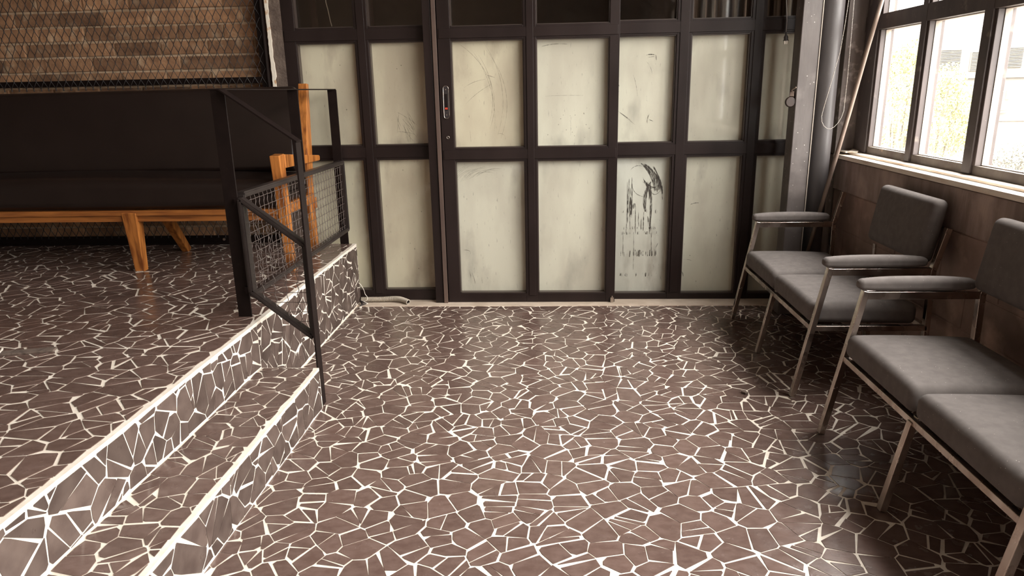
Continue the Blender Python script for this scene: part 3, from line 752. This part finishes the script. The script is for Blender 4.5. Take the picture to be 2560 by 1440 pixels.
# ------------------------------------------------------------------ linked chairs
def bench(y0, label, backs):
    root = thing('linked_chair_bench', label, 'bench', (1.4, y0 - .565, .0025), group='linked chair benches along the window wall')
    ys = [y0, y0 - .562, y0 - 1.135]; W_, D_ = .024, .028; zf = .0028
    def xl(z): return 1.113 + .112 * z / .61
    for k, y in enumerate(ys):
        top = .617 if k != 1 else .332
        s = MB(); s.bar((xl(0), y, zf), (xl(top), y, top), D_, W_, (1, 0, 0)); s.build('leg', M['chrome'], root, bevel=.002)
        if k != 1:
            s = MB(); s.bar((1.682, y, zf), (1.666, y, .605), D_, W_, (1, 0, 0)); s.bar((1.666, y, .60), (1.708, y, .790), D_, W_, (1, 0, 0))
            s.build('leg', M['chrome'], root, bevel=.002)
            s = MB(); s.box(1.226, 1.672, y - D_ / 2 + .001, y + D_ / 2 - .001, .584, .6155)
            ar = s.build('armrest', M['chrome'], root, bevel=.002)
            s = MB(); cushion(s, .222, .029, .027, .020, T(1.414, y, .643), crown=.004, seg=12, n=6, fn=lambda P: Vector((P.x, P.y * (1 - .18 * (P.x / .222) ** 4), P.z * (1 - (.30 * abs(P.x / .222) ** 3) if P.z > 0 else .9 - .25 * abs(P.x / .222) ** 5)))); s.build('arm_pad', M['fabric'], ar, smooth=True)
        else:
            s = MB(); s.bar((1.680, y, zf), (1.675, y, .345), D_, W_, (1, 0, 0)); s.bar((1.676, y, .33), (1.666, y, .60), D_ * .8, .01, (1, 0, 0)); s.build('leg', M['chrome'], root, bevel=.002)
        s = MB(); s.box(xl(.34) + .006, 1.672, y - D_ / 2, y + D_ / 2, .326, .350); s.build('side_rail', M['chrome'], root, bevel=.002)
    s = MB(); s.box(1.166, 1.188, ys[2], ys[0], .322, .346); s.build('front_rail', M['chrome'], root, bevel=.002)
    s = MB(); s.box(1.660, 1.682, ys[2], ys[0], .326, .350); s.build('rear_rail', M['chrome'], root, bevel=.002)
    for k in range(2):
        ya, yb = ys[k] - .018, ys[k + 1] + .018
        if k == 0: yb -= .010
        else: ya += .004
        s = MB(); cushion(s, .240, abs(ya - yb) / 2, .046, .030, T(1.402, (ya + yb) / 2, .394) @ RY(.02), crown=.020, seg=14)
        s.build('seat', M['fabric'], root, smooth=True)
        if backs[k]:
            s = MB(); cushion(s, .036, abs(ya - yb) / 2 - .004, .142, .030, T(1.663, (ya + yb) / 2, .768) @ RY(.155), crown=0, seg=12,
                              fn=lambda P: Vector((P.x - (.012 * (1 - (P.y / .27) ** 2) * (1 - (P.z / .15) ** 2) if P.x < 0 else 0), P.y, P.z)))
            s.build('backrest', M['fabric'], root, smooth=True)
        else:
            s = MB(); s.tube([(1.690, ys[0] - .012, .71), (1.690, ys[0] - .03, .71)], .005, 8); s.build('screw', M['metal'], root)
    return root
bench(4.24, 'charcoal two-seat linked chair bench nearest the partition, one backrest missing', (False, True))
bench(2.737, 'charcoal two-seat linked chair bench nearest the camera with both backrests', (True, True))

# ------------------------------------------------------------------ far right corner
col_ = thing('steel_column', 'square grey painted steel column with chipped paint beside the round pipe', 'column', (1.48, 4.41, 0.003))
s = MB(); s.box(1.420, 1.527, 4.345, 4.47, .004, ZC - .003)
s.build('shaft', M['steel'], col_, bevel=.004)
s = MB(); s.box(1.527, 1.5315, 4.341, 4.350, .004, ZC - .003); s.build('edge_strip', M['bead'], col_)
lt = MB(); lt.bar((1.42, 4.40, 1.33), (1.40, 4.36, 1.35), .022, .03); lt.tube([(1.405, 4.37, 1.35), (1.398, 4.36, 1.37), (1.415, 4.34, 1.385)], .004, 6)
lb = lt.build('latch', M['pole'], col_, bevel=.001)
s = MB(); s.tube([(1.395, 4.352, 1.303), (1.395, 4.362, 1.303), (1.395, 4.375, 1.303)], .03, 20, radii=[.027, .031, .028]); s.build('round_knob', M['knob'], lb, smooth=False, bevel=.002)
s = MB(); s.tube([(1.628, 4.47, .004), (1.628, 4.47, ZC - .003)], .063, 28); pp = s.build('drain_pipe', M['pipe'], smooth=True)
tag(pp, 'thick round dark grey vertical pipe between the steel column and the window corner', 'pipe')
m_ = pp.modifiers.new('e', 'EDGE_SPLIT')
s = MB(); s.tube([(1.570, 4.395, .30), (1.605, 4.36, .55), (1.69, 4.33, 1.05), (1.72, 4.31, 1.25), (1.768, 4.27, 1.60), (1.83, 4.20, 2.06)], .0125, 10, radii=[.011, .0115, .0125, .0125, .0115, .0115])
o = s.build('leaning_pole', M['pole'], smooth=True); tag(o, 'slim grey brown pole leaning diagonally in the window corner', 'pole')
ch = [(1.655, 3.3), (1.650, 1.9), (1.640, 1.72), (1.628, 1.572), (1.612, 1.49), (1.599, 1.421), (1.580, 1.33), (1.566, 1.26), (1.560, 1.22), (1.564, 1.19), (1.578, 1.165), (1.598, 1.150), (1.616, 1.148), (1.636, 1.158), (1.654, 1.178), (1.672, 1.21),
      (1.682, 1.25), (1.684, 1.419), (1.682, 1.56), (1.680, 1.678), (1.676, 1.845), (1.672, 3.3)]
chp = [Vector((x, 4.30, z)) for x, z in ch]
beads = MB(); ico = bmesh.new(); bmesh.ops.create_icosphere(ico, subdivisions=1, radius=.0026)
iv = [v.co.copy() for v in ico.verts]; fi = [tuple(v.index for v in f.verts) for f in ico.faces]; ico.free()
acc = 0; 
for a, b in zip(chp[:-1], chp[1:]):
    L_ = (b - a).length; t = acc
    while t < L_:
        p = a + (b - a) * (t / L_); beads.add([p + v for v in iv], fi); t += .0072
    acc = t - L_
cr = thing('bead_chain', 'metal bead chain loop of a blind hanging in front of the round pipe', 'chain', (1.62, 4.30, 1.15))
beads.build('beads', M['metal'], cr, smooth=True)
s = MB(); s.tube(chp, .0008, 4); s.build('cord', M['greycable'], cr)
# hanging plug
pg = thing('hanging_plug', 'dark two-prong plug dangling on a thin grey cord left of the steel column', 'plug', (1.369, 4.45, 1.645))
s = MB(); s.tube([(1.345, 4.45, ZC - .002), (1.352, 4.45, 1.88), (1.366, 4.45, 1.76), (1.366, 4.45, 1.69)], .0022, 6); s.build('cord', M['greycable'], pg, smooth=True)
s = MB(); s.tube([(1.366, 4.45, 1.695), (1.367, 4.45, 1.680), (1.368, 4.45, 1.668), (1.369, 4.45, 1.655), (1.369, 4.45, 1.648)], .01, 10, radii=[.004, .006, .0125, .012, .017]); s.build('plug_body', M['dark'], pg, smooth=True, bevel=0)
for dx in (-.0055, .0055):
    s = MB(); s.box(1.369 + dx - .002, 1.369 + dx + .002, 4.447, 4.453, 1.630, 1.649); s.build('prong', M['metal'], pg)

# ------------------------------------------------------------------ small things on the floor
hs = thing('corrugated_hose', 'pale corrugated hose lying on the threshold beside the platform end', 'hose', (-1.15, 4.64, .006))
path = [Vector(p) for p in ((-1.318, 4.625, .026), (-1.25, 4.63, .026), (-1.17, 4.632, .026), (-1.10, 4.63, .030), (-1.05, 4.62, .031), (-1.01, 4.600, .025), (-.980, 4.575, .022))]
def cr_(pts, n):
    out = []
    for i in range(len(pts) - 1):
        p0 = pts[max(i - 1, 0)]; p1 = pts[i]; p2 = pts[i + 1]; p3 = pts[min(i + 2, len(pts) - 1)]
        for k in range(n):
            t = k / n; out.append(.5 * ((2 * p1) + (p2 - p0) * t + (2 * p0 - 5 * p1 + 4 * p2 - p3) * t * t + (3 * p1 - p0 - 3 * p2 + p3) * t ** 3))
    out.append(pts[-1]); return out
pth = cr_(path, 44)
s = MB(); s.tube(pth, .017, 14, cap=False, radii=[.0160 + .0030 * math.sin(k * 2 * PI / 5.2) for k in range(len(pth))]); ho = s.build('tube', M['hose'], hs, smooth=True)
s = MB(); s.tube([pth[-1] - (pth[-1] - pth[-2]).normalized() * .012, pth[-1] - (pth[-1] - pth[-2]).normalized() * .0115], .0155, 14); s.build('hollow_end', M['black'], hs)
wr_ = thing('wire_tangle', 'small tangle of cream and black wires at the foot of the platform end', 'wires', (-1.30, 4.62, .01))
s = MB(); s.tube(cr_([Vector(p) for p in ((-1.322, 4.60, .155), (-1.305, 4.60, .135), (-1.29, 4.605, .10), (-1.285, 4.61, .07), (-1.268, 4.60, .05), (-1.272, 4.60, .03), (-1.30, 4.60, .02))], 6), .0022, 6)
s.tube(cr_([Vector(p) for p in ((-1.31, 4.59, .03), (-1.28, 4.58, .02), (-1.262, 4.575, .012), (-1.28, 4.57, .010))], 6), .0025, 6)
s.build('wire', M['cable'], wr_, smooth=True)
s = MB()
for k in range(6):
    s.tube(cr_([Vector(p) for p in ((-1.318, 4.58 + .004 * k, .035 - .004 * k), (-1.295, 4.57 - .006 * k, .03 - .003 * k), (-1.27 - .006 * k, 4.56 - .008 * k, .016), (-1.30, 4.555 - .008 * k, .010))], 5), .0024, 5)
s.build('wire', M['dark'], wr_, smooth=True)
s = MB(); cushion(s, .008, .009, .006, .004, T(-1.292, 4.50, .0085), seg=3, n=2); s.build('connector', M['cable'], wr_, smooth=True)
rnd = random.Random(4)
def pebble(name, x, y, z, a, b, c, m, label, cat, rz=0):
    s = MB(); cushion(s, a, b, c, min(a, b, c) * .6, T(x, y, z + c) @ RZ(rz), seg=2, n=2, fn=lambda P: P * (1 + .18 * math.sin(P.x * 400 + P.y * 300)))
    o = s.build(name, m); tag(o, label, cat); return o
pebble('stone_chip', .90, 3.13, .0022, .016, .007, .006, M['plaster'], 'small broken stone chip on the tiled floor left of the chair legs', 'stone chip', -.8)
pebble('paint_flake', 1.10, 3.045, .002, .008, .005, .0015, M['peel'], 'tiny white paint flake on the floor beside a front chair leg', 'paint flake', .3)
s = MB(); s.bar((-2.235, 2.545, Z2 + .006), (-2.02, 2.600, Z2 + .006), .045, .008)
o = s.build('slate_strip', M['plaster'], bevel=.002); tag(o, 'dark flat slate strip lying on the platform at the left edge', 'strip')
s = MB(); s.tube(cr_([Vector(p) for p in ((-2.245, 2.60, Z2 + .008), (-2.222, 2.56, Z2 + .008), (-2.212, 2.53, Z2 + .008), (-2.215, 2.49, Z2 + .008))], 5), .005, 8)
o = s.build('white_clip', M['cable'], smooth=True); tag(o, 'curved white plastic clip beside the slate strip on the platform', 'clip')

# ------------------------------------------------------------------ outside
s = MB(); s.box(2.3, 60, -30, 60, -3.6, -3.5); s.build('street', M['ground'], kind='structure')
def tree(name, label, blobs, nl, seed, trunk, leaf, lm):
    root = thing(name, label, 'shrub' if 'shrub' in name else 'tree', (trunk[0], trunk[1], -3.5), group=None if 'shrub' in name else 'street trees outside the window')
    rnd = random.Random(seed); s = MB()
    for k in range(nl):
        c = rnd.choice(blobs); d = Vector((rnd.gauss(0, 1), rnd.gauss(0, 1), rnd.gauss(0, 1))).normalized() * (rnd.random() ** .45)
        p = Vector(c[:3]) + Vector((d.x * c[3], d.y * c[3], d.z * c[4]))
        n = Vector((rnd.gauss(0, 1), rnd.gauss(0, 1), rnd.gauss(0, 1) + .5)).normalized(); u = n.orthogonal().normalized(); v = n.cross(u)
        a = leaf * rnd.uniform(.6, 1.4)
        s.add([p - u * a, p - v * a * .45, p + u * a, p + v * a * .45], [(0, 1, 2, 3)], rnd.random())
    s.build('foliage', lm, root)
    s = MB(); t = Vector(trunk); top = Vector(blobs[0][:3])
    s.tube([Vector((t.x, t.y, -3.5)), Vector((t.x, t.y, -1)), top], .1, 8, radii=[.14, .10, .03])
    for c in blobs[1:]: s.tube([Vector((t.x, t.y, -1.0)), Vector(c[:3])], .03, 6, radii=[.06, .02])
    s.build('trunk', M['bark'], root)
def at(px, py, Y):
    d = Vector((px - 1280, 720 - py, -1768.3)); w = M3 @ d; t = Y / w.y; return Vector((0, 0, 1.4)) + w * t
def blob(px, py, Y, rpx, rz):
    p = at(px, py, Y); k = (p - Vector((0, 0, 1.4))).length / 2000; return (p.x, p.y, p.z, rpx * k, rz * k)
bl = [blob(2262, 190, 13, 62, 62), blob(2222, 150, 13, 42, 48), blob(2292, 140, 13, 40, 45), blob(2235, 250, 13, 60, 60), blob(2290, 260, 13, 52, 70), blob(2230, 330, 13, 60, 50), blob(2285, 350, 13, 50, 50)]
tree('street_tree', 'taller yellow-green tree outside the first window pane', bl, 5500, 1, (bl[0][0], 13), .026, M['leaf'])
bl = [blob(2370, 200, 14.5, 38, 40), blob(2340, 240, 14.5, 55, 50), blob(2395, 260, 14.5, 40, 50), blob(2360, 310, 14.5, 66, 55), blob(2400, 340, 14.5, 38, 50), blob(2330, 360, 14.5, 50, 45)]
tree('street_tree', 'shorter bushy tree outside the second window pane in front of the louvers', bl, 5500, 2, (bl[0][0], 14.5), .028, M['leaf'])
bl = [blob(2500, 400, 10, 60, 38), blob(2560, 400, 10, 60, 40), blob(2620, 410, 10, 60, 40)]
tree('rounded_shrub', 'rounded grey-green shrub top outside the third window pane', bl, 5000, 3, (bl[0][0], 10), .02, M['leafd'])
YF = 22.0
bd = thing('opposite_building', 'pale building with louvered vents and an oval sign across the street', 'building', (15, YF, -3.5))
a = at(2100, 200, YF); b = at(2900, 40, YF)
s = MB(); s.box(4.0, 34, YF, YF + 4, -3.5, at(2400, 20, YF).z); s.build('facade', M['facade'], bd)
def rect(px0, py0, px1, py1, name, m, d=.05, par=bd, off=0):
    p = at(px0, py1, YF); q = at(px1, py0, YF); s = MB(); s.box(p.x, q.x, YF - d - off, YF - off, p.z, q.z); return s.build(name, m, par)
for x0, y0, x1, y1 in ((2343, 124, 2404, 176), (2420, 129, 2470, 178), (2500, 118, 2560, 170)):
    v = rect(x0, y0, x1, y1, 'louver_vent', M['facade2'], .04)
    p = at(x0, y1, YF); q = at(x1, y0, YF); s = MB()
    n = 14
    for k in range(n): z = p.z + (q.z - p.z) * (k + .5) / n; s.bar((p.x + .02, YF - .06, z), (q.x - .02, YF - .06, z), .05, .012, (0, .5, 1))
    s.build('slats', M['signg'], v)
rect(2404, 190, 2700, 193, 'ledge', M['facade2'], .12)
rect(2300, 296, 2700, 306, 'orange_band', M['orange'], .06)
rect(2300, 272, 2420, 275, 'ledge', M['facade2'], .1)
sg = thing('oval_sign', 'pale yellow oval sign with large letters on the building across the street', 'sign', tuple(at(2460, 250, YF)))
p = at(2360, 284, YF); q = at(2539, 217, YF); r_ = (q.z - p.z) / 2; zc = (q.z + p.z) / 2
def stadium(x0, x1, zc, r):
    return [(x1 - r + r * math.cos(t), zc + r * math.sin(t)) for t in [-PI / 2 + PI * k / 16 for k in range(17)]] + [(x0 + r + r * math.cos(t), zc + r * math.sin(t)) for t in [PI / 2 + PI * k / 16 for k in range(17)]]
s = MB(); s.prism(stadium(p.x, q.x, zc, r_), lambda u, v, h: (u, h, v), YF - .13, YF - .18); s.build('border', M['signg'], sg, fix=True)
s = MB(); s.prism(stadium(p.x + .07, q.x - .07, zc, r_ - .07), lambda u, v, h: (u, h, v), YF - .18, YF - .20); s.build('panel', M['signy'], sg, fix=True)
p1 = at(2425, 228, YF); p2 = at(2436, 249, YF); p0 = at(2414, 249, YF)
s = MB(); s.bar((p1.x, YF - .215, p1.z), (p2.x, YF - .215, p2.z), .02, .1, (1, 0, 0)); s.bar((p1.x, YF - .215, p1.z), (p0.x, YF - .215, p0.z), .02, .05, (1, 0, 0)); s.build('letter_a', M['signg'], sg)
p1 = at(2506, 226, YF); p2 = at(2502, 249, YF); s = MB(); s.box(p2.x, p2.x + .1, YF - .225, YF - .2, p2.z, p1.z); s.build('letter_i', M['signg'], sg)
